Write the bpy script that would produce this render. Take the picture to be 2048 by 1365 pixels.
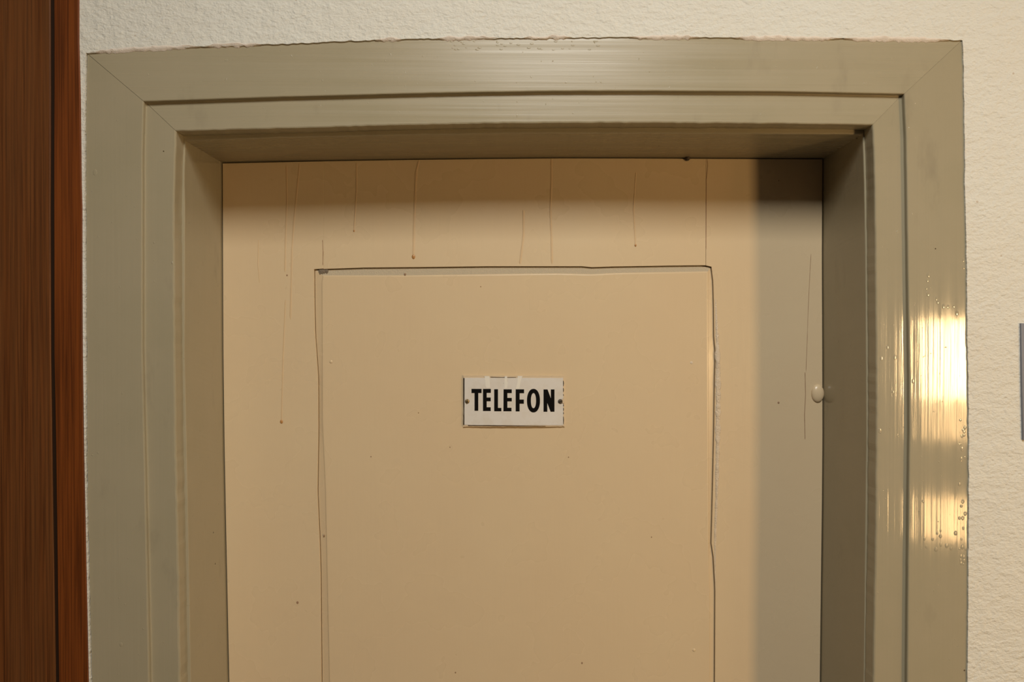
import bpy, bmesh, math, random
from mathutils import Vector, Matrix

for o in list(bpy.data.objects):
    bpy.data.objects.remove(o, do_unlink=True)
SC = bpy.context.scene
COL = SC.collection
random.seed(7)

# ------------------------------------------------------------------ camera
F = 2048 * 24.0 / 36.0                       # focal length in pixels
CAM = Vector((0.0, -0.7995, 1.75))           # lens 0.80 m in front of the plaster
ROT = Matrix.Rotation(-16 / F, 3, 'Z') @ Matrix.Rotation(math.pi / 2 - 7 / F, 3, 'X')
cd = bpy.data.cameras.new('camera')
cd.lens, cd.sensor_width, cd.clip_start = 24.0, 36.0, 0.02
cam = bpy.data.objects.new('camera', cd)
cam.location, cam.rotation_euler = CAM, ROT.to_euler()
COL.objects.link(cam)
SC.camera = cam

# ------------------------------------------------------------------ world, lamps, exposure
w = bpy.data.worlds.new('world')
SC.world = w
w.use_nodes = True
w.node_tree.nodes['Background'].inputs[0].default_value = (0.011, 0.009, 0.008, 1)
w.node_tree.nodes['Background'].inputs[1].default_value = 1.0


def area_lamp(name, loc, rot, sx, sy, power, colour):
    d = bpy.data.lights.new(name, 'AREA')
    d.shape, d.size, d.size_y, d.energy, d.color = 'RECTANGLE', sx, sy, power, colour
    o = bpy.data.objects.new(name, d)
    o.location, o.rotation_euler = loc, rot
    COL.objects.link(o)
    return o


# long ceiling fitting of the corridor, running away from the door
area_lamp('ceiling_lamp', (0.16, -1.26, 2.79), (0, 0, 0), 0.48, 0.80, 35, (1.0, 0.97, 0.90))
# tall warm-lit window at the right behind the photographer: three panes
for z, h, power, colour in [(1.668, 0.292, 14.5, (1.0, 0.65, 0.30)), (1.443, 0.142, 1.7, (1.0, 0.60, 0.25)), (1.077, 0.156, 2.6, (1.0, 0.60, 0.25))]:
    area_lamp('window_light', (1.665, -1.7, z), (math.pi / 2, 0, 0), 0.215, h, power, colour)

SC.view_settings.view_transform = 'Standard'
SC.view_settings.look = 'None'
SC.view_settings.exposure = 0.0
SC.view_settings.gamma = 1.0
SC.view_settings.use_curve_mapping = False

# ------------------------------------------------------------------ depths of the planes (metres, wall face = 0)
Y_OUT, Y_IN, Y_JAMB, Y_LEAF = 0.0018, 0.0078, 0.027, 0.142
Y_PANEL = Y_LEAF + 0.0003


def at(px, py, y):
    """Point on the plane Y = y that the photograph shows at pixel (px, py)."""
    d = ROT @ Vector(((px - 1024) / F, -(py - 682.5) / F, -1.0))
    return CAM + d * ((y - CAM.y) / d.y)


# ------------------------------------------------------------------ helpers
def link_mesh(name, verts, faces, mat, parent=None, origin=None, smooth=None):
    org = Vector(origin) if origin is not None else (parent.location.copy() if parent is not None else Vector((0, 0, 0)))
    me = bpy.data.meshes.new(name)
    me.from_pydata([tuple(Vector(v) - org) for v in verts], [], faces)
    bm = bmesh.new()
    bm.from_mesh(me)
    bmesh.ops.remove_doubles(bm, verts=bm.verts, dist=1e-7)
    bmesh.ops.recalc_face_normals(bm, faces=bm.faces)
    bm.to_mesh(me)
    bm.free()
    if smooth:
        me.polygons.foreach_set('use_smooth', [True] * len(me.polygons))
        me.set_sharp_from_angle(angle=math.radians(smooth))
    me.materials.append(mat)
    o = bpy.data.objects.new(name, me)
    COL.objects.link(o)
    if parent is not None:
        o.parent = parent
        # children keep the thing's own space: their vertices are relative to it
        o.location = org - parent.location
    else:
        o.location = org
    return o


def thing(name, label, cat, loc, kind=None, group=None):
    o = bpy.data.objects.new(name, None)
    o.location = loc
    o.empty_display_size = 0.05
    COL.objects.link(o)
    tag(o, label, cat, kind, group)
    return o


def tag(o, label, cat, kind=None, group=None):
    o['label'], o['category'] = label, cat
    if kind:
        o['kind'] = kind
    if group:
        o['group'] = group
    return o


def loft(sections, closed=True, caps=True):
    n = len(sections[0])
    v = [p for s in sections for p in s]
    f = []
    for i in range(len(sections) - 1):
        for j in range(n if closed else n - 1):
            k = (j + 1) % n
            f.append((i * n + j, i * n + k, (i + 1) * n + k, (i + 1) * n + j))
    if caps:
        f.append(tuple(range(n)))
        f.append(tuple(range((len(sections) - 1) * n, len(sections) * n)))
    return v, f


def slab(outline, y0, y1):
    """Prism over an outline of (x, z) points between the depths y0 and y1."""
    n = len(outline)
    v = [(x, y0, z) for x, z in outline] + [(x, y1, z) for x, z in outline]
    f = [tuple(range(n)), tuple(range(2 * n - 1, n - 1, -1))]
    f += [(i, (i + 1) % n, (i + 1) % n + n, i + n) for i in range(n)]
    return v, f


def lerp_poly(pts, t, axis):
    """Other coordinate of a traced polyline at position t along axis (0 = x, 1 = y)."""
    pts = sorted(pts, key=lambda p: p[axis])
    if t <= pts[0][axis]:
        a, b = pts[0], pts[1]
    elif t >= pts[-1][axis]:
        return pts[-1][1 - axis]
    else:
        for a, b in zip(pts, pts[1:]):
            if a[axis] <= t <= b[axis]:
                break
    k = (t - a[axis]) / (b[axis] - a[axis])
    return a[1 - axis] + k * (b[1 - axis] - a[1 - axis])


class Edge:
    """An edge of the frame, traced up the left, across the head and down the right."""
    def __init__(self, left, top, right, y):
        self.l, self.t, self.r, self.y = left, top, right, y

    def left(self, k):                       # k 0 at the head corner, 1 at the frame's lower border
        y0 = self.l[0][1]
        py = y0 + (1365 - y0) * k
        return at(lerp_poly(self.l, py, 1), py, self.y)

    def right(self, k):
        y0 = self.r[0][1]
        py = y0 + (1365 - y0) * k
        return at(lerp_poly(self.r, py, 1), py, self.y)

    def top(self, k):
        x0, x1 = self.t[0][0], self.t[-1][0]
        px = x0 + (x1 - x0) * k
        return at(px, lerp_poly(self.t, px, 0), self.y)


E_OUT = Edge([(173.6, 107), (171.7, 191), (171, 301), (171, 366), (171.5, 480), (171.8, 540), (172.3, 705), (172.5, 900), (174, 1019), (177, 1121), (179, 1223), (182.5, 1365)],
             [(173.6, 107), (254, 101), (355, 96), (492, 91.6), (560, 89), (697, 83), (833, 79), (970, 77.8), (1118, 76.5), (1273, 75.5), (1437, 76.5), (1558, 77.5), (1761, 78.5), (1922.7, 82)],
             [(1922.7, 82), (1925.5, 137), (1926.8, 219), (1928, 366), (1931.5, 514), (1932.5, 650), (1934.5, 746), (1935.6, 866), (1935.6, 1006), (1934.5, 1156), (1933, 1365)], Y_OUT)
E_STEP = Edge([(287, 203), (284.3, 300), (284.3, 412), (284.3, 705), (288.8, 900), (293.6, 1121), (298.5, 1365)],
              [(287, 203), (558, 194), (833, 187), (970, 184.5), (1118, 182.6), (1273, 182), (1558, 183), (1707, 186), (1808.5, 188)],
              [(1808.5, 188), (1812.5, 273), (1816, 527), (1819, 746), (1819.5, 866), (1817.5, 1019), (1814.5, 1365)], Y_OUT)
E_ARRIS = Edge([(352, 262.5), (349, 366), (348, 412), (349.3, 705), (351.8, 900), (355, 1036), (357.6, 1172), (360.4, 1365)],
               [(352, 262.5), (558, 257.5), (833, 250), (970, 247.5), (1118, 246.3), (1273, 246), (1558, 247.5), (1745, 250)],
               [(1745, 250), (1747.7, 301), (1749.5, 366), (1751, 514), (1752.7, 691), (1753, 866), (1752, 1006), (1749, 1211), (1746.4, 1365)], Y_IN)
E_JAMB = Edge([(370.5, 282), (368.5, 366), (369.5, 412), (369, 705), (373, 900), (377.4, 1121), (381.5, 1365)],
              [(370.5, 282), (558, 275), (779, 270.3), (1000, 266.8), (1118, 266), (1273, 266), (1558, 267.6), (1725, 269)],
              [(1725, 269), (1726.5, 301), (1728.6, 366), (1730.5, 514), (1732, 691), (1732.7, 866), (1731, 1006), (1729, 1211), (1727, 1365)], Y_JAMB)
E_LEAF = Edge([(443, 325), (443.3, 412), (444, 564), (444.6, 705), (447, 900), (451.3, 1121), (456.4, 1365)],
              [(443, 325), (558, 322), (833, 317.7), (1000, 315.8), (1118, 314.8), (1273, 315), (1558, 316.4), (1647, 316.5)],
              [(1647, 316.5), (1646.6, 366), (1645.8, 514), (1646.6, 691), (1647, 866), (1646, 1006), (1643.8, 1183), (1641.7, 1365)], Y_LEAF)


# ------------------------------------------------------------------ materials
def rgba(c):
    return (c[0], c[1], c[2], 1)


class Mat:
    def __init__(self, name, base, rough=0.4, spec=0.5):
        self.m = bpy.data.materials.new(name)
        self.m.use_nodes = True
        self.nt = self.m.node_tree
        self.b = self.nt.nodes['Principled BSDF']
        self.b.inputs['Base Color'].default_value = rgba(base)
        self.b.inputs['Roughness'].default_value = rough
        self.b.inputs['Specular IOR Level'].default_value = spec
        self.tc = self.nt.nodes.new('ShaderNodeTexCoord')
        self.colour = None
        self.base = base
        self.height = []

    def node(self, kind, **kw):
        n = self.nt.nodes.new(kind)
        for k, v in kw.items():
            setattr(n, k, v)
        return n

    def link(self, a, b):
        self.nt.links.new(a, b)

    def coords(self, scale, loc=(0, 0, 0)):
        mp = self.node('ShaderNodeMapping')
        mp.inputs['Scale'].default_value = scale
        mp.inputs['Location'].default_value = loc
        self.link(self.tc.outputs['Object'], mp.inputs['Vector'])
        return mp.outputs[0]

    def noise(self, scale, detail=3, rough=0.5, loc=(0, 0, 0), s=1.0, dist=0.0):
        n = self.node('ShaderNodeTexNoise')
        n.inputs['Scale'].default_value = s
        n.inputs['Detail'].default_value = detail
        n.inputs['Roughness'].default_value = rough
        n.inputs['Distortion'].default_value = dist
        self.link(self.coords(scale, loc), n.inputs['Vector'])
        return n.outputs['Fac']

    def ramp(self, fac, stops):
        r = self.node('ShaderNodeValToRGB')
        el = r.color_ramp.elements
        while len(el) < len(stops):
            el.new(0.5)
        for e, (p, c) in zip(el, stops):
            e.position = p
            e.color = rgba(c) if not isinstance(c, (int, float)) else (c, c, c, 1)
        self.link(fac, r.inputs[0])
        return r.outputs[0]

    def mix(self, fac, col, mode='MIX', k=1.0):
        """Lay colour col over what is there, where fac says so."""
        mx = self.node('ShaderNodeMix', data_type='RGBA', blend_type=mode)
        if isinstance(fac, (int, float)):
            mx.inputs[0].default_value = fac
        else:
            mu = self.node('ShaderNodeMath', operation='MULTIPLY')
            self.link(fac, mu.inputs[0])
            mu.inputs[1].default_value = k
            self.link(mu.outputs[0], mx.inputs[0])
        if self.colour is None:
            mx.inputs[6].default_value = rgba(self.base)
        else:
            self.link(self.colour, mx.inputs[6])
        if isinstance(col, tuple):
            mx.inputs[7].default_value = rgba(col)
        else:
            self.link(col, mx.inputs[7])
        self.colour = mx.outputs[2]
        self.link(self.colour, self.b.inputs['Base Color'])

    def specks(self, scale, density, size, col, k=1.0):
        v = self.node('ShaderNodeTexVoronoi')
        v.inputs['Scale'].default_value = 1.0
        self.link(self.coords(scale), v.inputs['Vector'])
        near = self.node('ShaderNodeMath', operation='LESS_THAN')
        self.link(v.outputs['Distance'], near.inputs[0])
        near.inputs[1].default_value = size
        sep = self.node('ShaderNodeSeparateColor')
        self.link(v.outputs['Color'], sep.inputs[0])
        some = self.node('ShaderNodeMath', operation='LESS_THAN')
        self.link(sep.outputs[0], some.inputs[0])
        some.inputs[1].default_value = density
        mu = self.node('ShaderNodeMath', operation='MULTIPLY')
        self.link(near.outputs[0], mu.inputs[0])
        self.link(some.outputs[0], mu.inputs[1])
        self.mix(mu.outputs[0], col, k=k)

    def bump(self, fac, dist, strength=1.0):
        b = self.node('ShaderNodeBump')
        b.inputs['Distance'].default_value = dist
        b.inputs['Strength'].default_value = strength
        self.link(fac, b.inputs['Height'])
        if self.height:
            self.link(self.height[-1], b.inputs['Normal'])
        self.height.append(b.outputs[0])
        self.link(b.outputs[0], self.b.inputs['Normal'])

    def rough(self, fac, lo, hi):
        r = self.node('ShaderNodeMapRange')
        r.inputs[3].default_value, r.inputs[4].default_value = lo, hi
        self.link(fac, r.inputs[0])
        self.link(r.outputs[0], self.b.inputs['Roughness'])


FRAME_PAINT = (0.345, 0.298, 0.200)


def frame_paint(name, along, rough, spec):
    m = Mat(name, FRAME_PAINT, 0.16, spec)
    fine, broad = (330, 330, 330), (75, 75, 75)
    k = {'x': 0, 'z': 2}[along]
    f = tuple(4.5 if i == k else v for i, v in enumerate(fine))
    b = tuple(2.0 if i == k else v for i, v in enumerate(broad))
    m.mix(m.ramp(m.noise((9, 9, 9), 4, 0.6), [(0.42, 0.0), (0.75, 1.0)]), (0.30, 0.265, 0.17), k=0.5)
    m.mix(m.ramp(m.noise((28, 28, 10), 4, 0.6, (3, 1, 2)), [(0.62, 0.0), (0.78, 1.0)]), (0.20, 0.17, 0.12), k=0.35)
    m.specks((55, 55, 55), 0.05, 0.07, (0.09, 0.06, 0.035))
    m.bump(m.noise(f, 3, 0.55), 0.00020, 0.45)
    m.bump(m.noise(b, 2, 0.5, (5, 2, 1)), 0.0006, 0.4)
    m.bump(m.ramp(m.noise((230, 230, 170), 2, 0.5, (1, 7, 3)), [(0.72, 0.0), (0.84, 1.0)]), 0.0005, 0.7)
    m.rough(m.ramp(m.noise(tuple(v * 0.35 for v in f), 3, 0.6, (2, 3, 1)), [(0.35, 0.0), (0.65, 1.0)]), *rough)
    return m.m


M_SIDE = frame_paint('frame_paint_upright', 'z', (0.06, 0.12), 0.55)
M_HEAD = frame_paint('frame_paint_level', 'x', (0.22, 0.42), 0.36)


def leaf_paint(name, base=(0.630, 0.505, 0.325)):
    m = Mat(name, base, 0.33, 0.45)
    m.mix(m.ramp(m.noise((3.5, 3.5, 3.5), 4, 0.6), [(0.20, 0.0), (0.80, 1.0)]), (0.60, 0.445, 0.275), k=0.6)
    m.mix(m.ramp(m.noise((30, 30, 14), 5, 0.65, (8, 1, 4)), [(0.66, 0.0), (0.80, 1.0)]), (0.46, 0.33, 0.20), k=0.05)
    m.specks((34, 34, 34), 0.10, 0.028, (0.24, 0.14, 0.06))
    m.bump(m.noise((160, 160, 9), 3, 0.5), 0.0003, 0.4)
    m.bump(m.noise((22, 22, 22), 3, 0.55, (2, 2, 9)), 0.0012, 0.35)
    m.rough(m.noise((12, 12, 12), 3), 0.22, 0.34)
    return m.m


M_LEAF = leaf_paint('leaf_paint')
M_PANEL = leaf_paint('panel_paint', (0.630, 0.500, 0.318))


def simple(name, base, rough, spec=0.5, bump=None, metal=0.0):
    m = Mat(name, base, rough, spec)
    m.b.inputs['Metallic'].default_value = metal
    if bump:
        m.bump(m.noise((bump[0],) * 3, 4, 0.6), bump[1], bump[2])
    return m


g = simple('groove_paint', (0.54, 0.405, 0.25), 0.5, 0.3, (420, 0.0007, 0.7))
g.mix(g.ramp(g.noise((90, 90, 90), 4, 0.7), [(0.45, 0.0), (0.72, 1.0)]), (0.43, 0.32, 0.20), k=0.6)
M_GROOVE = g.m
M_DUSTY = simple('grey_dust', (0.47, 0.395, 0.28), 0.9, 0.1, (600, 0.001, 0.9)).m
M_DUST = simple('groove_dust', (0.20, 0.16, 0.115), 0.9, 0.1, (700, 0.001, 1.0)).m
M_PUTTY = simple('putty', (0.60, 0.50, 0.37), 0.22, 0.5, (520, 0.0012, 0.9)).m
M_RUN = simple('run_paint', (0.60, 0.44, 0.262), 0.28, 0.5).m
M_DROP = simple('run_drop', (0.42, 0.21, 0.07), 0.3, 0.5).m
M_CRACK = simple('crack', (0.30, 0.19, 0.115), 0.8, 0.1).m
M_NAIL = simple('old_nail', (0.075, 0.055, 0.035), 0.6, 0.4, (900, 0.0006, 0.8)).m
M_BRASS = simple('screw_brass', (0.30, 0.21, 0.10), 0.38, 0.5, (900, 0.0004, 0.6), 0.7).m
M_SLOT = simple('screw_slot', (0.02, 0.016, 0.01), 0.8, 0.1).m
M_INK = simple('black_enamel', (0.0065, 0.0055, 0.005), 0.22, 0.5).m
M_WHITE = simple('white_enamel', (0.66, 0.62, 0.56), 0.20, 0.5, (60, 0.0004, 0.3))
M_WHITE.mix(M_WHITE.ramp(M_WHITE.noise((50, 50, 50), 4, 0.65), [(0.45, 0.0), (0.75, 1.0)]), (0.58, 0.51, 0.41), k=0.6)
M_WHITE.specks((140, 140, 140), 0.05, 0.10, (0.25, 0.2, 0.14), 0.8)
M_WHITE = M_WHITE.m
M_SMEAR = simple('cream_smear', (0.73, 0.69, 0.60), 0.3, 0.5).m
M_RIM = simple('sign_rim', (0.60, 0.47, 0.31), 0.35, 0.5, (500, 0.0005, 0.7)).m
M_CHIP = simple('chipped_edge', (0.022, 0.016, 0.012), 0.5, 0.4).m
M_FLAKE = simple('plaster_flake', (0.70, 0.62, 0.53), 0.8, 0.2, (800, 0.0008, 0.8)).m
M_GREY = simple('grey_plate', (0.20, 0.205, 0.23), 0.5, 0.4, (200, 0.0006, 0.5)).m

p = Mat('plaster', (0.655, 0.645, 0.58), 0.75, 0.25)
p.mix(p.ramp(p.noise((5, 5, 5), 4, 0.6), [(0.4, 0.0), (0.75, 1.0)]), (0.64, 0.60, 0.51), k=0.6)
p.specks((70, 70, 70), 0.10, 0.10, (0.42, 0.30, 0.19), 0.55)
p.bump(p.noise((190, 190, 260), 4, 0.55), 0.0024, 0.6)
p.bump(p.ramp(p.noise((55, 55, 80), 3, 0.6, (4, 4, 4)), [(0.42, 0.0), (0.60, 1.0)]), 0.0014, 0.4)
M_PLASTER = p.m

d = Mat('wood', (0.150, 0.049, 0.012), 0.42, 0.35)
d.mix(d.ramp(d.noise((420, 420, 5.0), 4, 0.6, dist=0.3), [(0.40, 0.0), (0.64, 1.0)]), (0.045, 0.014, 0.004), k=0.85)
d.mix(d.ramp(d.noise((60, 60, 1.6), 4, 0.6, (3, 0, 2)), [(0.40, 0.0), (0.70, 1.0)]), (0.15, 0.062, 0.020), k=0.6)
d.bump(d.noise((420, 420, 6), 3, 0.5), 0.0003, 0.5)
M_WOOD = d.m
d = Mat('wood_red', (0.175, 0.046, 0.008), 0.42, 0.35)
d.mix(d.ramp(d.noise((420, 420, 5.0), 4, 0.6, (1, 2, 0), dist=0.3), [(0.40, 0.0), (0.64, 1.0)]), (0.060, 0.015, 0.003), k=0.8)
d.bump(d.noise((420, 420, 6), 3, 0.5), 0.0003, 0.5)
M_WOOD2 = d.m
M_WOODDARK = simple('wood_groove', (0.020, 0.009, 0.004), 0.6, 0.2).m
fl = simple('floor_stone', (0.24, 0.19, 0.14), 0.35, 0.5)
fl.mix(fl.ramp(fl.noise((40, 40, 40), 5, 0.7), [(0.4, 0.0), (0.7, 1.0)]), (0.14, 0.11, 0.08), k=0.7)
M_FLOOR = fl.m


# ------------------------------------------------------------------ floor and plastered wall
v, f = [], []
bx = [(-1.6, -3.2), (1.9, -3.2), (1.9, 0.25), (-1.6, 0.25)]
v = [(x, y, z) for z in (-0.05, 0.0) for x, y in bx]
f = [(0, 1, 2, 3), (4, 5, 6, 7)] + [(i, (i + 1) % 4, (i + 1) % 4 + 4, i + 4) for i in range(4)]
fo = link_mesh('floor', v, f, M_FLOOR)
tag(fo, 'worn brown stone floor of the corridor below the door', 'floor', 'structure')

WOOD_EDGE = [(158, -260), (158, 0), (158, 82), (159.4, 131), (161, 205), (162.7, 366), (164, 412), (164, 540), (164.8, 705), (167.6, 900), (170, 1019), (173, 1172), (177, 1365)]


def wobble(n, amp, seed, smooth=1):
    r = random.Random(seed)
    a = [r.uniform(-1, 1) for _ in range(n)]
    for _ in range(smooth):
        a = [(a[max(i - 1, 0)] + a[i] * 2 + a[min(i + 1, n - 1)]) / 4 for i in range(n)]
    return [x * amp for x in a]


def hole(n_side, n_top, amp, seed):
    """Ragged edge of the plaster around the frame, from the left foot over the head to the right foot."""
    L = [E_OUT.left(i / n_side) for i in range(n_side + 1)][::-1]
    T = [E_OUT.top(i / n_top) for i in range(1, n_top)]
    R = [E_OUT.right(i / n_side) for i in range(n_side + 1)]
    wl, wt, wr = wobble(len(L), amp * 0.5, seed), wobble(len(T), amp, seed + 1), wobble(len(R), amp * 0.6, seed + 2)
    pts = [(q.x + k, q.z) for q, k in zip(L, wl)] + [(q.x, q.z + k) for q, k in zip(T, wt)] + [(q.x + k, q.z) for q, k in zip(R, wr)]
    return [(pts[0][0], 0.0)] + pts + [(pts[-1][0], 0.0)]


H = hole(200, 420, 0.0009, 3)
wood_r = [at(x, y, 0.0) for x, y in WOOD_EDGE]
CEIL = 2.60
wall_outline = [(wood_r[-1].x, 0.0)] + [(q.x, q.z) for q in wood_r[::-1]] + [(wood_r[0].x, CEIL), (1.9, CEIL), (1.9, 0.0)] + H[::-1]
v, f = slab(wall_outline, 0.0, 0.20)
wl = link_mesh('wall_front', v, f, M_PLASTER)
v = [(x, y, z) for z in (0.0, CEIL) for x, y in [(1.9, -3.2), (2.05, -3.2), (2.05, 0.2), (1.9, 0.2)]]
f = [(0, 1, 2, 3), (4, 5, 6, 7)] + [(i, (i + 1) % 4, (i + 1) % 4 + 4, i + 4) for i in range(4)]
wr = link_mesh('wall_right_bounce', v, f, M_PLASTER)  # unseen side wall, added so its bounce brightens the right-facing frame edges
tag(wr, 'cream plaster side wall added out of view to the right for bounce light', 'wall', 'structure')
wl['kind'] = 'structure'
wl['label'] = 'rough cream plaster wall around the olive grey door frame'
wl['category'] = 'wall'


# flakes of plaster and old paint along the joint above the head casing
def flake_strip(name, k0, k1, seed, drop, parent):
    n = max(6, int((k1 - k0) * 320))
    r = random.Random(seed)
    hi, lo = wobble(n + 1, 0.0018, seed), wobble(n + 1, 0.0022, seed + 9, 0)
    sec = []
    for i in range(n + 1):
        q = E_OUT.top(k0 + (k1 - k0) * i / n)
        e = min(1.0, 6 * min(i, n - i) / n + 0.05)
        z1, z0 = q.z + (0.0016 + hi[i]) * e, q.z - (drop + 0.0011 + lo[i] * 0.5) * e
        ya = -0.0004 - r.uniform(0, 0.0006) * e
        sec.append([(q.x, 0.0, z1 + 0.001 * e), (q.x, ya, z1), (q.x, ya * 0.3, (z0 + z1) / 2), (q.x, Y_OUT - 0.0002, z0), (q.x, 0.0022, z0 + 0.0002), (q.x, 0.0022, z1)])
    v, f = loft(sec)
    o = link_mesh(name, v, f, M_FLAKE, parent, smooth=50)
    return o


for i, (a, b, dr) in enumerate([(0.004, 0.13, 0.0012), (0.135, 0.20, 0.0004), (0.33, 0.36, 0.0004), (0.40, 0.47, 0.0006), (0.50, 0.555, 0.0003), (0.62, 0.70, 0.0008), (0.74, 0.86, 0.0014), (0.865, 0.985, 0.0018)]):
    flake_strip('plaster_flake', a, b, 40 + i, dr, wl)


# ------------------------------------------------------------------ door frame: casing boards and jambs
FOOT_L, FOOT_R = E_OUT.left(1).x, E_OUT.right(1).x
trim = thing('trim_1', 'olive grey painted door frame with stepped casing boards and deep jambs', 'door frame', (0, 0.02, 0), 'structure')


def stations(side, n):
    ks = [i / n for i in range(n + 1)]
    return ks


def casing_section(o, s, a, j1=0.0, j2=0.0, foot=None, j0=0.004):
    """Stepped board: outer fascia, 6 mm step, inner fascia, return to the jamb."""
    u = Vector((o.x - a.x, 0, o.z - a.z)).normalized()

    def P(e, out, y):
        q = e + u * out
        return (q.x, y, q.z if foot is None else foot)
    s = s + u * j1
    a = a + u * j2
    o = o + u * j0
    return [P(o, 0, Y_OUT), P(s, 0.0016, Y_OUT), P(s, 0.0005, Y_OUT + 0.0004), P(s, 0, Y_OUT + 0.0015),
            P(s, 0, Y_IN - 0.0012), P(s, -0.0004, Y_IN - 0.0003), P(s, -0.0014, Y_IN),
            P(a, 0.0022, Y_IN), P(a, 0.0007, Y_IN + 0.0006), P(a, 0, Y_IN + 0.002), P(a, 0, Y_JAMB), P(o, 0, Y_JAMB)]


def casing(side, name, mat, n, seed):
    fn = {'l': 'left', 'r': 'right', 't': 'top'}[side]
    w1, w2 = wobble(n + 1, 0.00018, seed, 2), wobble(n + 1, 0.00055, seed + 1, 1)
    w1[0] = w2[0] = w1[-1] = w2[-1] = 0
    w0 = wobble(n + 1, 0.0007, seed + 5, 1)
    lay = {'l': -0.0010, 'r': 0.0015, 't': 0.004}[side]
    sec = []
    gap = 0.00045
    for i in range(n + 1):
        k = i / n
        o, s, a = (getattr(e, fn)(k) for e in (E_OUT, E_STEP, E_ARRIS))
        sh = Vector((0, 0, 0))
        if side == 't' and i == 0:
            sh = Vector((gap, 0, 0))
        if side == 't' and i == n:
            sh = Vector((-gap * 0.4, 0, 0))
        sec.append(casing_section(o + sh, s + sh, a + sh, w1[i], w2[i], j0=lay + (w0[i] if side != 't' else 0)))
    if side != 't':
        sec.append(casing_section(o, s, a, 0, 0, foot=0.0, j0=lay))
    v, f = loft(sec)
    return link_mesh(name, v, f, mat, trim)


casing('l', 'side_casing', M_SIDE, 150, 11)
casing('t', 'head_casing', M_HEAD, 260, 12)
casing('r', 'side_casing', M_SIDE, 150, 13)


def jamb(side, name, mat, n, seed):
    fn = {'l': 'left', 'r': 'right', 't': 'top'}[side]
    w1 = wobble(n + 1, 0.0004, seed, 1)
    w1[0] = w1[-1] = 0
    sec = []

    def S(j, e, a, foot=None):
        u = Vector((a.x - j.x, 0, a.z - j.z)).normalized()
        out = a + u * 0.012

        def P(q, off, y):
            q = q + u * off
            return (q.x, y, q.z if foot is None else foot)
        d = (e - j) / (Y_LEAF - Y_JAMB)
        deep = e + d * 0.045
        return [P(j, 0.0016, Y_JAMB), P(j, 0.0004, Y_JAMB + 0.0005), P(j + d * 0.0018, 0, Y_JAMB + 0.0018), P(e, 0, Y_LEAF), P(deep, 0, Y_LEAF + 0.045), P(out, 0, Y_LEAF + 0.045), P(out, 0, Y_JAMB)]
    for i in range(n + 1):
        k = i / n
        a, j, e = (getattr(x, fn)(k) for x in (E_ARRIS, E_JAMB, E_LEAF))
        u = Vector((a.x - j.x, 0, a.z - j.z)).normalized()
        sec.append(S(j + u * w1[i], e, a))
    if side != 't':
        sec.append(S(j, e, a, 0.0))
    v, f = loft(sec)
    return link_mesh(name, v, f, mat, trim)


LUMPS = [(1857, 550), (1855, 561), (1853, 577), (1856, 588), (1873, 598), (1876, 604), (1887, 613), (1896, 614), (1908, 613), (1914, 627), (1927, 520), (1928, 535), (1881, 1062), (1846, 1003), (1826, 763), (1763, 717), (1775, 695), (1790, 715), (1786, 785), (1760, 862), (190, 345), (152 + 90, 1290)]
rl = random.Random(5)
LUMPS += [(rl.uniform(1919, 1931), rl.uniform(820, 1140)) for _ in range(26)]
LUMPS += [(rl.uniform(900, 1200), rl.uniform(82, 100)) for _ in range(30)]
LUMPS += [(rl.uniform(1840, 1925), rl.uniform(1062, 1100)) for _ in range(12)]
LUMP_SPOTS = LUMPS
jamb('l', 'jamb', M_SIDE, 110, 21)
jamb('t', 'head_jamb', M_HEAD, 180, 22)
jamb('r', 'jamb', M_SIDE, 110, 23)

# ------------------------------------------------------------------ door leaf: stiles, rail, raised panel in a dusty groove
door = thing('door_1', 'cream painted wooden door leaf with one long panel in deep frame', 'door', (at(1046, 700, Y_LEAF).x, Y_LEAF, 0.004), 'structure')

P_L = [(628, 539), (628.5, 600), (630, 672), (633, 711), (636, 758), (636.5, 860), (634.6, 985), (639, 1082), (641, 1152), (642.7, 1365)]
P_T = [(628, 539), (727, 535.7), (852, 534.5), (977, 533), (1000, 533), (1167, 533), (1181, 535), (1225, 533.5), (1334, 531.8), (1404, 531), (1423, 534)]
P_R = [(1423, 534), (1426.7, 563.5), (1428, 613.6), (1428.6, 675), (1431.4, 708), (1430, 758), (1428.6, 860), (1425.8, 985), (1424.4, 1041), (1423, 1091), (1427, 1110), (1430.8, 1180), (1430, 1365)]
Q_L = [(645, 551), (643, 563), (643.5, 700), (644, 842), (650, 985), (654.6, 1208), (658, 1365)]
Q_T = [(645, 551), (810, 551), (950, 549), (1060, 547.5), (1117, 547), (1181, 548.6), (1237, 546), (1416.6, 543)]
Q_R = [(1416.6, 543), (1417, 675), (1417.5, 860), (1417.5, 985), (1418, 1118), (1420, 1180), (1420.5, 1365)]


def trace(pts, axis, y, n):
    a, b = pts[0][axis], pts[-1][axis]
    r = []
    for i in range(n + 1):
        t = a + (b - a) * i / n
        o = lerp_poly(pts, t, axis)
        r.append(at(t, o, y) if axis == 0 else at(o, t, y))
    return r


GAP = 0.0013
pl, pt, pr = trace(P_L, 1, Y_LEAF, 60), trace(P_T, 0, Y_LEAF, 80), trace(P_R, 1, Y_LEAF, 60)
JL, JR = 647, 1411.5                        # the butt joints where the rail meets the stiles
zb = 0.004


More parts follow.
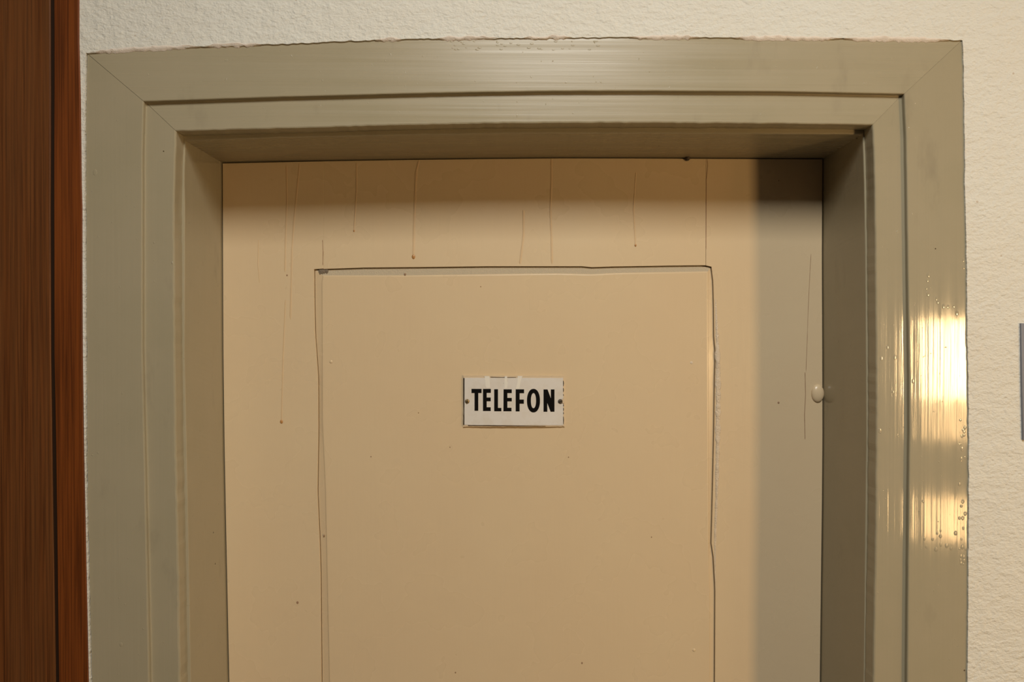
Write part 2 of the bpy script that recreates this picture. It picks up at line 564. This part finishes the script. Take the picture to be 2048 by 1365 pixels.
def rounded_prism(outline, y0, y1, r, seg=3):
    """Prism whose front arris is eased by r (outline pulled in by r at the front)."""
    n = len(outline)
    area = sum(outline[i][0] * outline[(i + 1) % n][1] - outline[(i + 1) % n][0] * outline[i][1] for i in range(n))
    sg = 1 if area > 0 else -1
    nor = []
    for i in range(n):
        a, b, c = Vector(outline[i - 1]), Vector(outline[i]), Vector(outline[(i + 1) % n])
        d1, d2 = (b - a), (c - b)
        d1 = d1.normalized() if d1.length > 0 else d1
        d2 = d2.normalized() if d2.length > 0 else d2
        m = Vector((-(d1.y + d2.y), d1.x + d2.x)) * sg
        nor.append(m.normalized() if m.length > 1e-9 else Vector((0, 0)))
    rings = [(r * (1 - math.sin(a)), y0 + r * (1 - math.cos(a))) for a in [math.pi / 2 * q / seg for q in range(seg + 1)]] + [(0, y1)]
    nr = len(rings)
    v = []
    for off, y in rings:
        for (x, z), m in zip(outline, nor):
            v.append((x + m.x * off, y, z + m.y * off))
    f = [tuple(range(n)), tuple(range(nr * n - 1, (nr - 1) * n - 1, -1))]
    for k in range(nr - 1):
        f += [(k * n + i, k * n + (i + 1) % n, (k + 1) * n + (i + 1) % n, (k + 1) * n + i) for i in range(n)]
    return v, f


def top_z(px):
    return at(px, lerp_poly(E_LEAF.t, px, 0), Y_LEAF).z - GAP * 1.1


# left stile: from the hanging edge to the panel groove, with a short butt joint at the rail
Ledge = [E_LEAF.left(i / 40) for i in range(41)]
out = [(q.x + GAP, min(q.z, top_z(444))) for q in Ledge]
out[0] = (out[0][0], top_z(445))
out += [(out[-1][0], zb), (pl[-1].x, zb)] + [(q.x, q.z) for q in pl[::-1]]
out += [(at(JL, 536, Y_LEAF).x, at(JL, 537.6, Y_LEAF).z), (at(JL, 330, Y_LEAF).x, top_z(JL))]
v, f = rounded_prism(out, Y_LEAF, Y_LEAF + 0.038, 0.0005)
link_mesh('stile', v, f, M_LEAF, door)
# right stile
Redge = [E_LEAF.right(i / 40) for i in range(41)]
out = [(q.x - GAP, min(q.z, top_z(1646))) for q in Redge]
out[0] = (out[0][0], top_z(1646))
out += [(out[-1][0], zb), (pr[-1].x, zb)] + [(q.x, q.z) for q in pr[::-1]]
out += [(at(JR + 0.5, 536, Y_LEAF).x, at(JR, 531.3, Y_LEAF).z), (at(JR + 0.5, 330, Y_LEAF).x, top_z(JR))]
v, f = rounded_prism(out, Y_LEAF, Y_LEAF + 0.038, 0.0005)
link_mesh('stile', v, f, M_LEAF, door)
# top rail between the stiles
low = [q for q in pt if at(JL, 536, Y_LEAF).x < q.x < at(JR, 536, Y_LEAF).x]
xl, xr = at(JL, 536, Y_LEAF).x + 0.00005, at(JR, 536, Y_LEAF).x
out = [(xl, top_z(JL))] + [(at(px, 320, Y_LEAF).x, top_z(px)) for px in range(680, 1400, 40)] + [(xr, top_z(JR)), (xr, low[-1].z)]
out += [(q.x, q.z) for q in low[::-1]] + [(xl, low[0].z)]
v, f = rounded_prism(out, Y_LEAF + 0.0001, Y_LEAF + 0.038, 0.0003)
link_mesh('rail', v, f, M_LEAF, door)

# groove floor and raised panel
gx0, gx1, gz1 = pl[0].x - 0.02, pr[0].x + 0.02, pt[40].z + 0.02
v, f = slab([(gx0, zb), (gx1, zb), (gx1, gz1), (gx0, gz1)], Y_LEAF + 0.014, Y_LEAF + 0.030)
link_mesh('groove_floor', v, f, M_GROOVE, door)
ql, qt, qr = trace(Q_L, 1, Y_PANEL, 60), trace(Q_T, 0, Y_PANEL, 80), trace(Q_R, 1, Y_PANEL, 60)
pp = [(pl[-1].x, zb)] + [(q.x, q.z) for q in pl[::-1]] + [(q.x, q.z) for q in pt[1:]] + [(q.x, q.z) for q in pr[1:]] + [(pr[-1].x, zb)]
qq = [(ql[-1].x, zb)] + [(q.x, q.z) for q in ql[::-1]] + [(q.x, q.z) for q in qt[1:]] + [(q.x, q.z) for q in qr[1:]] + [(qr[-1].x, zb)]
cx, cz = sum(q[0] for q in qq) / len(qq), 1.0


def inset(k):
    """Field outline pulled in by k."""
    r = []
    for x, z in qq:
        r.append((x + (k if x < cx else -k) * (1 if abs(x - cx) > 0.25 else 0), z - (k if z > qt[40].z - 0.006 else 0)))
    return r


pp = [(x + (0.0008 if x < cx else -0.0006) * (1 if abs(x - cx) > 0.25 else 0), z - (0.0007 if z > pt[40].z - 0.006 else 0)) for x, z in pp]
rings = [(pp, Y_LEAF + 0.0145), (pp, Y_LEAF + 0.0032), (qq, Y_PANEL + 0.0009), (inset(0.0004), Y_PANEL + 0.0005), (inset(0.0010), Y_PANEL + 0.00015), (inset(0.0020), Y_PANEL)]
n = len(pp)
v = [(x, y, z) for o_, y in rings for x, z in o_]
f = [tuple(range((len(rings) - 1) * n, len(rings) * n))]
for k in range(len(rings) - 1):
    f += [(k * n + i, k * n + (i + 1) % n, (k + 1) * n + (i + 1) % n, (k + 1) * n + i) for i in range(n)]
panel = link_mesh('panel', v, f, M_PANEL, door)
panel.data.materials.append(M_DUSTY)                 # dust and grey wear lie on the upward bevel only
for q in panel.data.polygons:
    c, nn = q.center, q.normal
    if 0.08 < nn.z < 0.95 and len(q.vertices) == 4 and 0.2 < -nn.y:
        if c.y > Y_PANEL + 0.0010 - door.location.y:
            q.material_index = 1


# dust in the upper left corner of the groove
def blob_strip(name, a, b, w0, y, mat, parent, seed, lump=0.25, h=0.0012, n=60, taper=True):
    """Lumpy bead between two points on the plane y."""
    A, B = Vector(a), Vector(b)
    t = (B - A).normalized()
    s = Vector((-t.z, 0, t.x))
    wa, wb = wobble(n + 1, lump, seed), wobble(n + 1, lump, seed + 1)
    sec = []
    for i in range(n + 1):
        k = i / n
        c = A.lerp(B, k)
        e = min(1.0, math.sin(math.pi * k) * 3.2 + 0.04) if taper else 1.0
        ww = w0 * (1 + wa[i] * 2) * e
        hh = h * (1 + wb[i] * 2.2) * e
        ring = []
        for m in range(7):
            an = math.pi * m / 6
            q = c + s * (math.cos(an) * ww / 2)
            ring.append((q.x, y - math.sin(an) * hh, q.z))
        ring.append(((c - s * ww / 2).x, y + 0.0004, (c - s * ww / 2).z))
        ring.append(((c + s * ww / 2).x, y + 0.0004, (c + s * ww / 2).z))
        sec.append(ring)
    v, f = loft(sec)
    return link_mesh(name, v, f, mat, parent, smooth=60)


yg = Y_LEAF + 0.0022
blob_strip('dust_clump', at(637, 544, yg), at(657, 542, yg), 0.0075, yg, M_DUST, door, 5, 0.2, 0.0011, 24)
# putty bead filling the lock-side arris of the panel opening
pts = [(1431.5, 598), (1434, 660), (1436, 730), (1436.5, 800), (1435.5, 900), (1433.5, 1000), (1431, 1060), (1430, 1120), (1431.5, 1185)]
sec = []
n = 170
ww, wh = wobble(n + 1, 0.35, 77), wobble(n + 1, 0.6, 78)
for i in range(n + 1):
    py = 598 + (1185 - 598) * i / n
    c = at(lerp_poly(pts, py, 1), py, Y_LEAF)
    e = min(1, 4 * i / n + 0.15) * min(1, 1.6 * (n - i) / n + 0.1)
    r, h = 0.0036 * (1 + ww[i]) * e, 0.0013 * (1 + wh[i]) * e
    sec.append([(c.x + math.cos(a) * r, Y_LEAF - math.sin(a) * h + 0.0001, c.z) for a in [math.pi * m / 6 for m in range(7)]] + [(c.x - r, Y_LEAF + 0.0012, c.z), (c.x + r, Y_LEAF + 0.0004, c.z)])
v, f = loft(sec)
link_mesh('putty_bead', v, f, M_PUTTY, door, smooth=70)


# runs of old varnish down the rail and the stile
def run(points, wpx, drop, seed, mat=M_RUN, h=0.00025):
    n = 40
    ys = [q[1] for q in points]
    y0, y1 = ys[0], ys[-1]
    ww = wobble(n + 1, 0.2, seed)
    sec = []
    for i in range(n + 1):
        py = y0 + (y1 - y0) * i / n
        c = at(lerp_poly(points, py, 1), py, Y_LEAF)
        e = 1.0 if i > 0 else 0.6
        if i == n:
            e = 0.3
        r = wpx * 0.000343 * (1 + ww[i]) * e
        sec.append([(c.x + math.cos(a) * r, Y_LEAF - math.sin(a) * h * e + 0.00005, c.z) for a in [math.pi * m / 4 for m in range(5)]] + [(c.x - r, Y_LEAF + 0.0003, c.z), (c.x + r, Y_LEAF + 0.0003, c.z)])
    v, f = loft(sec)
    o = link_mesh('varnish_run', v, f, mat, door, smooth=70)
    if drop:
        dome('drop', points[-1][0], points[-1][1] - 1, drop * 0.000343, 0.0011, Y_LEAF, M_DROP, o, stretch=1.3)
    return o


def dome(name, px, py, r, h, y, mat, parent, stretch=1.0, seg=20, rings=6):
    c = at(px, py, y)
    v, f = [], []
    for k in range(rings):
        a = math.pi / 2 * k / rings
        for s in range(seg):
            b = 2 * math.pi * s / seg
            v.append((c.x + math.cos(a) * r * math.cos(b), y - math.sin(a) * h, c.z + math.cos(a) * r * stretch * math.sin(b)))
    v.append((c.x, y - h, c.z))
    base = len(v)
    for s in range(seg):
        b = 2 * math.pi * s / seg
        v.append((c.x + r * math.cos(b), y + 0.0006, c.z + r * stretch * math.sin(b)))
    for k in range(rings - 1):
        for s in range(seg):
            f.append((k * seg + s, k * seg + (s + 1) % seg, (k + 1) * seg + (s + 1) % seg, (k + 1) * seg + s))
    for s in range(seg):
        f.append(((rings - 1) * seg + s, (rings - 1) * seg + (s + 1) % seg, base - 1))
        f.append((base + s, base + (s + 1) % seg, (s + 1) % seg, s))
    f.append(tuple(range(base, base + seg)))
    org = None
    if parent is not None and parent.parent is not None:
        org = parent.parent.location + parent.location
    if org is None:
        return link_mesh(name, v, f, mat, parent, smooth=70)
    o = link_mesh(name, v, f, mat, None, origin=org, smooth=70)
    o.parent = parent
    o.location = (0, 0, 0)
    return o


casings = [o for o in COL.objects if o.parent is trim and 'casing' in o.name]
for px, py in LUMP_SPOTS:
    side = casings[0] if px < 300 else casings[2] if px > 1740 else casings[1]
    inner = 291 < px < 352 or 1752 < px < 1812
    r = rl.uniform(2.2, 4.0) * 0.000595
    dome('paint_lump', px, py, r, r * 0.09, Y_IN if inner else Y_OUT, M_HEAD if side is casings[1] else M_SIDE, side, 0.5 if side is casings[1] else rl.uniform(0.9, 1.7), 10, 4)
run([(573, 330), (574, 400), (571, 480), (570, 545)], 4, 0, 1)
run([(599, 328), (594, 380), (588, 440), (584, 500), (581, 640)], 4, 0, 2)
run([(713, 326), (713, 380), (710, 430), (708, 463)], 3, 3, 3)
run([(838, 320), (832, 345), (830, 400), (828, 460), (827, 515)], 5, 7, 4)
run([(1047, 420), (1047, 470), (1040, 528)], 4, 0, 5)
run([(1103, 318), (1103, 360), (1101, 420), (1103, 480), (1104, 528)], 4, 0, 6)
run([(1272, 345), (1267, 420), (1271, 492)], 3, 4, 7)
run([(1414, 318), (1415.5, 330), (1412.5, 360), (1412, 500)], 1.6, 0, 8, M_CRACK, 0.0002)
run([(517, 480), (516, 530), (519, 566)], 2, 0, 9)
run([(571, 600), (566, 720), (563, 845)], 3, 6, 10)
run([(1622, 508), (1618, 580), (1615, 660), (1612, 745)], 1.0, 0, 11, M_CRACK, 0.0002)
run([(1610, 745), (1611, 790), (1609, 830), (1610, 880)], 1.5, 0, 12, M_CRACK, 0.0003)
run([(645, 480), (646, 505), (645.5, 531)], 1.4, 0, 13, M_CRACK, 0.0002)

dome('screw_cap', 1635, 787.5, 0.0089, 0.0050, Y_LEAF, M_LEAF, door, 1.42, 36, 8)
dome('paint_pimple', 662, 724, 0.0022, 0.0008, Y_PANEL, M_PANEL, door)
dome('paint_pimple', 1388, 1301, 0.0022, 0.0008, Y_PANEL, M_PANEL, door)
dome('nail_head', 1383, 726, 0.0020, 0.0004, Y_PANEL, M_PUTTY, door)
dome('nail_head', 1375, 317, 0.0034, 0.004, Y_LEAF - 0.002, M_NAIL, door)
for px, py, r in [(574, 551, 1.6), (595, 1206, 2.4), (742, 914, 1.2), (810, 549, 2.0), (900, 895, 1.1), (1137, 915, 1.2), (1303, 1075, 1.2), (911, 1346, 1.5), (1164, 1327, 1.8), (648, 1072, 1.6), (1557, 806, 2.0)]:
    dome('fly_speck', px, py, r * 0.000686, 0.0004, Y_LEAF if not 650 < px < 1417 else Y_PANEL, M_CRACK, door, 1.2, 10, 3)

# ------------------------------------------------------------------ enamel sign
S_U = 300 / 2048.0                           # traced in a close view that starts at pixel (880, 720)
Y_SIGN = Y_PANEL - 0.0022
c0 = at(1027.5, 803, Y_SIGN)
HW = (at(1128, 803, Y_SIGN).x - at(927, 803, Y_SIGN).x) / 2


def sign_y(x):
    return Y_SIGN - 0.0011 * (1 - ((x - c0.x) / HW) ** 2)


def S(u, vv, lift=0.0):
    q = at(880 + u * S_U, 720 + vv * S_U, Y_SIGN - 0.0008)
    return (q.x, sign_y(q.x) - lift, q.z)


sign = thing('enamel_sign', 'small white enamel sign with bold black letters TELEFON screwed to door', 'sign', (c0.x, Y_PANEL, c0.z))


def sheet(name, corners, lift, back, mat, nu=24, nv=8, jit=0.0, seed=1):
    """Curved rectangular sheet between four traced corners (tl, tr, br, bl)."""
    tl, tr, br, bl = corners
    r = random.Random(seed)
    v, f = [], []
    for layer in (0, 1):
        for j in range(nv + 1):
            for i in range(nu + 1):
                a, b = i / nu, j / nv
                u = (tl[0] * (1 - a) + tr[0] * a) * (1 - b) + (bl[0] * (1 - a) + br[0] * a) * b
                w_ = (tl[1] * (1 - a) + tr[1] * a) * (1 - b) + (bl[1] * (1 - a) + br[1] * a) * b
                if jit and (i in (0, nu) or j in (0, nv)) and layer == 0:
                    u += r.uniform(-jit, jit) if i in (0, nu) else 0
                    w_ += r.uniform(-jit, jit) if j in (0, nv) else 0
                q = S(u, w_, lift)
                v.append(q if layer == 0 else (q[0], back, q[2]))
    W, N = nu + 1, (nu + 1) * (nv + 1)
    for j in range(nv):
        for i in range(nu):
            a = j * W + i
            f.append((a, a + 1, a + W + 1, a + W))
            f.append((N + a, N + a + W, N + a + W + 1, N + a + 1))
    ring = [i for i in range(W)] + [j * W + nu for j in range(1, nv + 1)] + [nv * W + i for i in range(nu - 1, -1, -1)] + [j * W for j in range(nv - 1, 0, -1)]
    for a, b in zip(ring, ring[1:] + ring[:1]):
        f.append((a, b, b + N, a + N))
    return link_mesh(name, v, f, mat, sign, smooth=40)


sheet('rim', [(318, 217), (1692, 222), (1700, 912), (316, 916)], 0.0, Y_PANEL, M_RIM, 60, 20, 3.0, 4)
sheet('plate', [(336, 246), (1680, 248), (1684, 896), (334, 892)], 0.0006, Y_PANEL - 0.0002, M_WHITE, 40, 12, 1.5, 5)


def flat_letter(name, poly, mat=M_INK, lift=0.0008, inner=None):
    if inner is None:
        n = len(poly)
        v = [S(u, w_, lift) for u, w_ in poly] + [S(u, w_, lift - 0.0004) for u, w_ in poly]
        f = [tuple(range(n)), tuple(range(2 * n - 1, n - 1, -1))] + [(i, (i + 1) % n, (i + 1) % n + n, i + n) for i in range(n)]
    else:
        n = len(poly)
        v = [S(u, w_, lf) for lf in (lift, lift - 0.0004) for ring in (poly, inner) for u, w_ in ring]
        f = []
        for i in range(n):
            k = (i + 1) % n
            f += [(i, k, n + k, n + i), (2 * n + i, 3 * n + i, 3 * n + k, 2 * n + k), (i, 2 * n + i, 2 * n + k, k), (n + i, n + k, 3 * n + k, 3 * n + i)]
    return link_mesh(name, v, f, mat, sign)


flat_letter('chipped_edge', [(318, 250), (334, 252), (333, 500), (331, 888), (317, 890), (322, 700), (319, 520)], M_CHIP)
for a, b in [(285, 360), (385, 440), (470, 490), (610, 640), (655, 700), (715, 745), (775, 880)]:
    flat_letter('chipped_edge', [(1681, a), (1689, a + 6), (1692, (a + b) / 2), (1688, b), (1682, b - 4)], M_CHIP)
flat_letter('chipped_edge', [(380, 895), (700, 897), (1100, 901), (1440, 905), (1440, 908), (1100, 906), (700, 904), (385, 901)], M_CHIP)
flat_letter('chipped_edge', [(690, 234), (860, 238), (1040, 238), (1040, 242), (860, 243), (690, 240)], M_CHIP, 0.0007)

flat_letter('letter', [(430, 398), (568, 398), (568, 455), (523, 455), (523, 697), (472, 697), (472, 455), (430, 455)])
flat_letter('letter', [(587, 398), (695, 398), (695, 452), (638, 452), (638, 515), (693, 515), (693, 567), (638, 567), (638, 648), (693, 648), (693, 700), (587, 700)])
flat_letter('letter', [(740, 402), (792, 402), (792, 657), (838, 657), (838, 703), (740, 703)])
flat_letter('letter', [(868, 403), (980, 403), (980, 455), (920, 455), (920, 520), (980, 520), (980, 568), (920, 568), (920, 655), (976, 655), (976, 703), (866, 703)])
flat_letter('letter', [(1033, 403), (1148, 403), (1148, 457), (1087, 457), (1087, 543), (1145, 543), (1145, 600), (1087, 600), (1087, 705), (1033, 705)])
ell = lambda rx, ry: [(1276 + math.copysign(abs(math.cos(a)) ** 0.92, math.cos(a)) * rx, 558 + math.copysign(abs(math.sin(a)) ** 0.92, math.sin(a)) * ry) for a in [2 * math.pi * i / 48 for i in range(48)]]
flat_letter('letter', ell(89, 161), inner=ell(35, 103))
flat_letter('letter', [(1413, 405), (1468, 405), (1513, 525), (1513, 405), (1563, 405), (1563, 710), (1510, 710), (1465, 590), (1465, 710), (1413, 710)])
# pale paint smears above the letters
flat_letter('paint_smear', [(608, 224), (675, 224), (682, 300), (684, 380), (640, 384), (622, 360), (616, 290)], M_SMEAR, 0.0007)
flat_letter('paint_smear', [(884, 226), (918, 226), (915, 290), (922, 310), (916, 385), (884, 385), (880, 320)], M_SMEAR, 0.0007)
flat_letter('paint_smear', [(1060, 222), (1128, 222), (1110, 260), (1098, 300), (1084, 392), (1036, 392), (1060, 300)], M_SMEAR, 0.0007)


def screw(u, vv, r, slot_ang, mat):
    c = S(u, vv, 0.0006)
    seg = 24
    rings = [(1.0, 0.0), (0.98, 0.0006), (0.8, 0.0011), (0.4, 0.0014)]
    v = [(c[0] + math.cos(2 * math.pi * s / seg) * r * k, c[1] - h, c[2] + math.sin(2 * math.pi * s / seg) * r * k) for k, h in rings for s in range(seg)]
    f = [tuple(range(seg)), tuple(range(3 * seg, 4 * seg))]
    for k in range(3):
        f += [(k * seg + s, k * seg + (s + 1) % seg, (k + 1) * seg + (s + 1) % seg, (k + 1) * seg + s) for s in range(seg)]
    o = link_mesh('screw', v, f, mat, sign, smooth=50)
    ca, sa = math.cos(slot_ang), math.sin(slot_ang)
    L, W2 = r * 0.92, r * 0.16
    q = [(L, W2), (-L, W2), (-L, -W2), (L, -W2)]
    q = [(c[0] + a * ca - b * sa, c[2] + a * sa + b * ca) for a, b in q]
    v, f = slab(q, c[1] - 0.00155, c[1] - 0.0006)
    s_ = link_mesh('slot', v, f, M_SLOT, None, origin=sign.location)
    s_.parent = o
    s_.location = (0, 0, 0)
    return o


screw(372, 568, 0.0031, math.radians(80), M_BRASS)
screw(1643, 570, 0.0033, math.radians(20), M_NAIL)
flat_letter('paint_smear', [(1664, 545), (1684, 520), (1700, 512), (1702, 560), (1690, 600), (1672, 590)], M_RIM, 0.0016)

# ------------------------------------------------------------------ wooden panelling at the left
Y_WOOD = -0.002
we = [at(x, y, Y_WOOD) for x, y in WOOD_EDGE]
g_r = [at(x, y, Y_WOOD) for x, y in [(108, -260), (108, 0), (108, 191), (107.8, 412), (108.3, 705), (111.7, 900), (117.5, 1365)]]
g_l = [at(x, y, Y_WOOD) for x, y in [(100.5, -260), (100, 0), (100.6, 191), (99.8, 412), (101, 705), (103.5, 900), (110.5, 1365)]]
wood = thing('wood_panelling', 'dark brown wood panelling with vertical groove left of door frame', 'panelling', (we[0].x - 0.3, Y_WOOD, 0.0))
EPS = 0.0006
strip = [(g_r[-1].x, 0.0)] + [(q.x, q.z) for q in g_r[::-1]] + [(g_r[0].x, CEIL), (we[0].x - EPS, CEIL)] + [(q.x - EPS, q.z) for q in we] + [(we[-1].x - EPS, 0.0)]
v, f = rounded_prism(strip, Y_WOOD, 0.03, 0.0008)
link_mesh('edge_strip', v, f, M_WOOD2, wood)
board = [(-1.55, 0.0), (-1.55, CEIL), (g_l[0].x, CEIL)] + [(q.x, q.z) for q in g_l] + [(g_l[-1].x, 0.0)]
v, f = rounded_prism(board, Y_WOOD, 0.03, 0.0008)
link_mesh('board', v, f, M_WOOD, wood)
back = [(g_l[0].x - 0.02, 0.0), (g_l[0].x - 0.02, CEIL), (g_r[0].x + 0.02, CEIL), (g_r[0].x + 0.02, 0.0)]
v, f = slab(back, Y_WOOD + 0.0016, 0.036)
link_mesh('groove_back', v, f, M_WOODDARK, wood)

# ------------------------------------------------------------------ grey plate cut off by the right border
yp = -0.0025
a, b = at(2042.5, 647, yp), at(2046.5, 881, yp)
plate = thing('wall_plate', 'blue-grey plate on plaster wall at the far right border', 'plate', (a.x + 0.06, 0.0, b.z))
v, f = rounded_prism([(a.x, a.z), (a.x + 0.12, a.z), (a.x + 0.12, b.z), (b.x, b.z), ((a.x + b.x) / 2 - 0.0004, (a.z + b.z) / 2)], yp, 0.0, 0.0008)
link_mesh('cover', v, f, M_GREY, plate, smooth=40)
v, f = rounded_prism([(a.x + 0.004, a.z - 0.004), (a.x + 0.116, a.z - 0.004), (a.x + 0.116, b.z + 0.004), (a.x + 0.004, b.z + 0.004)], yp - 0.0008, yp + 0.001, 0.0006)
link_mesh('face_sheet', v, f, M_GREY, plate, smooth=40)
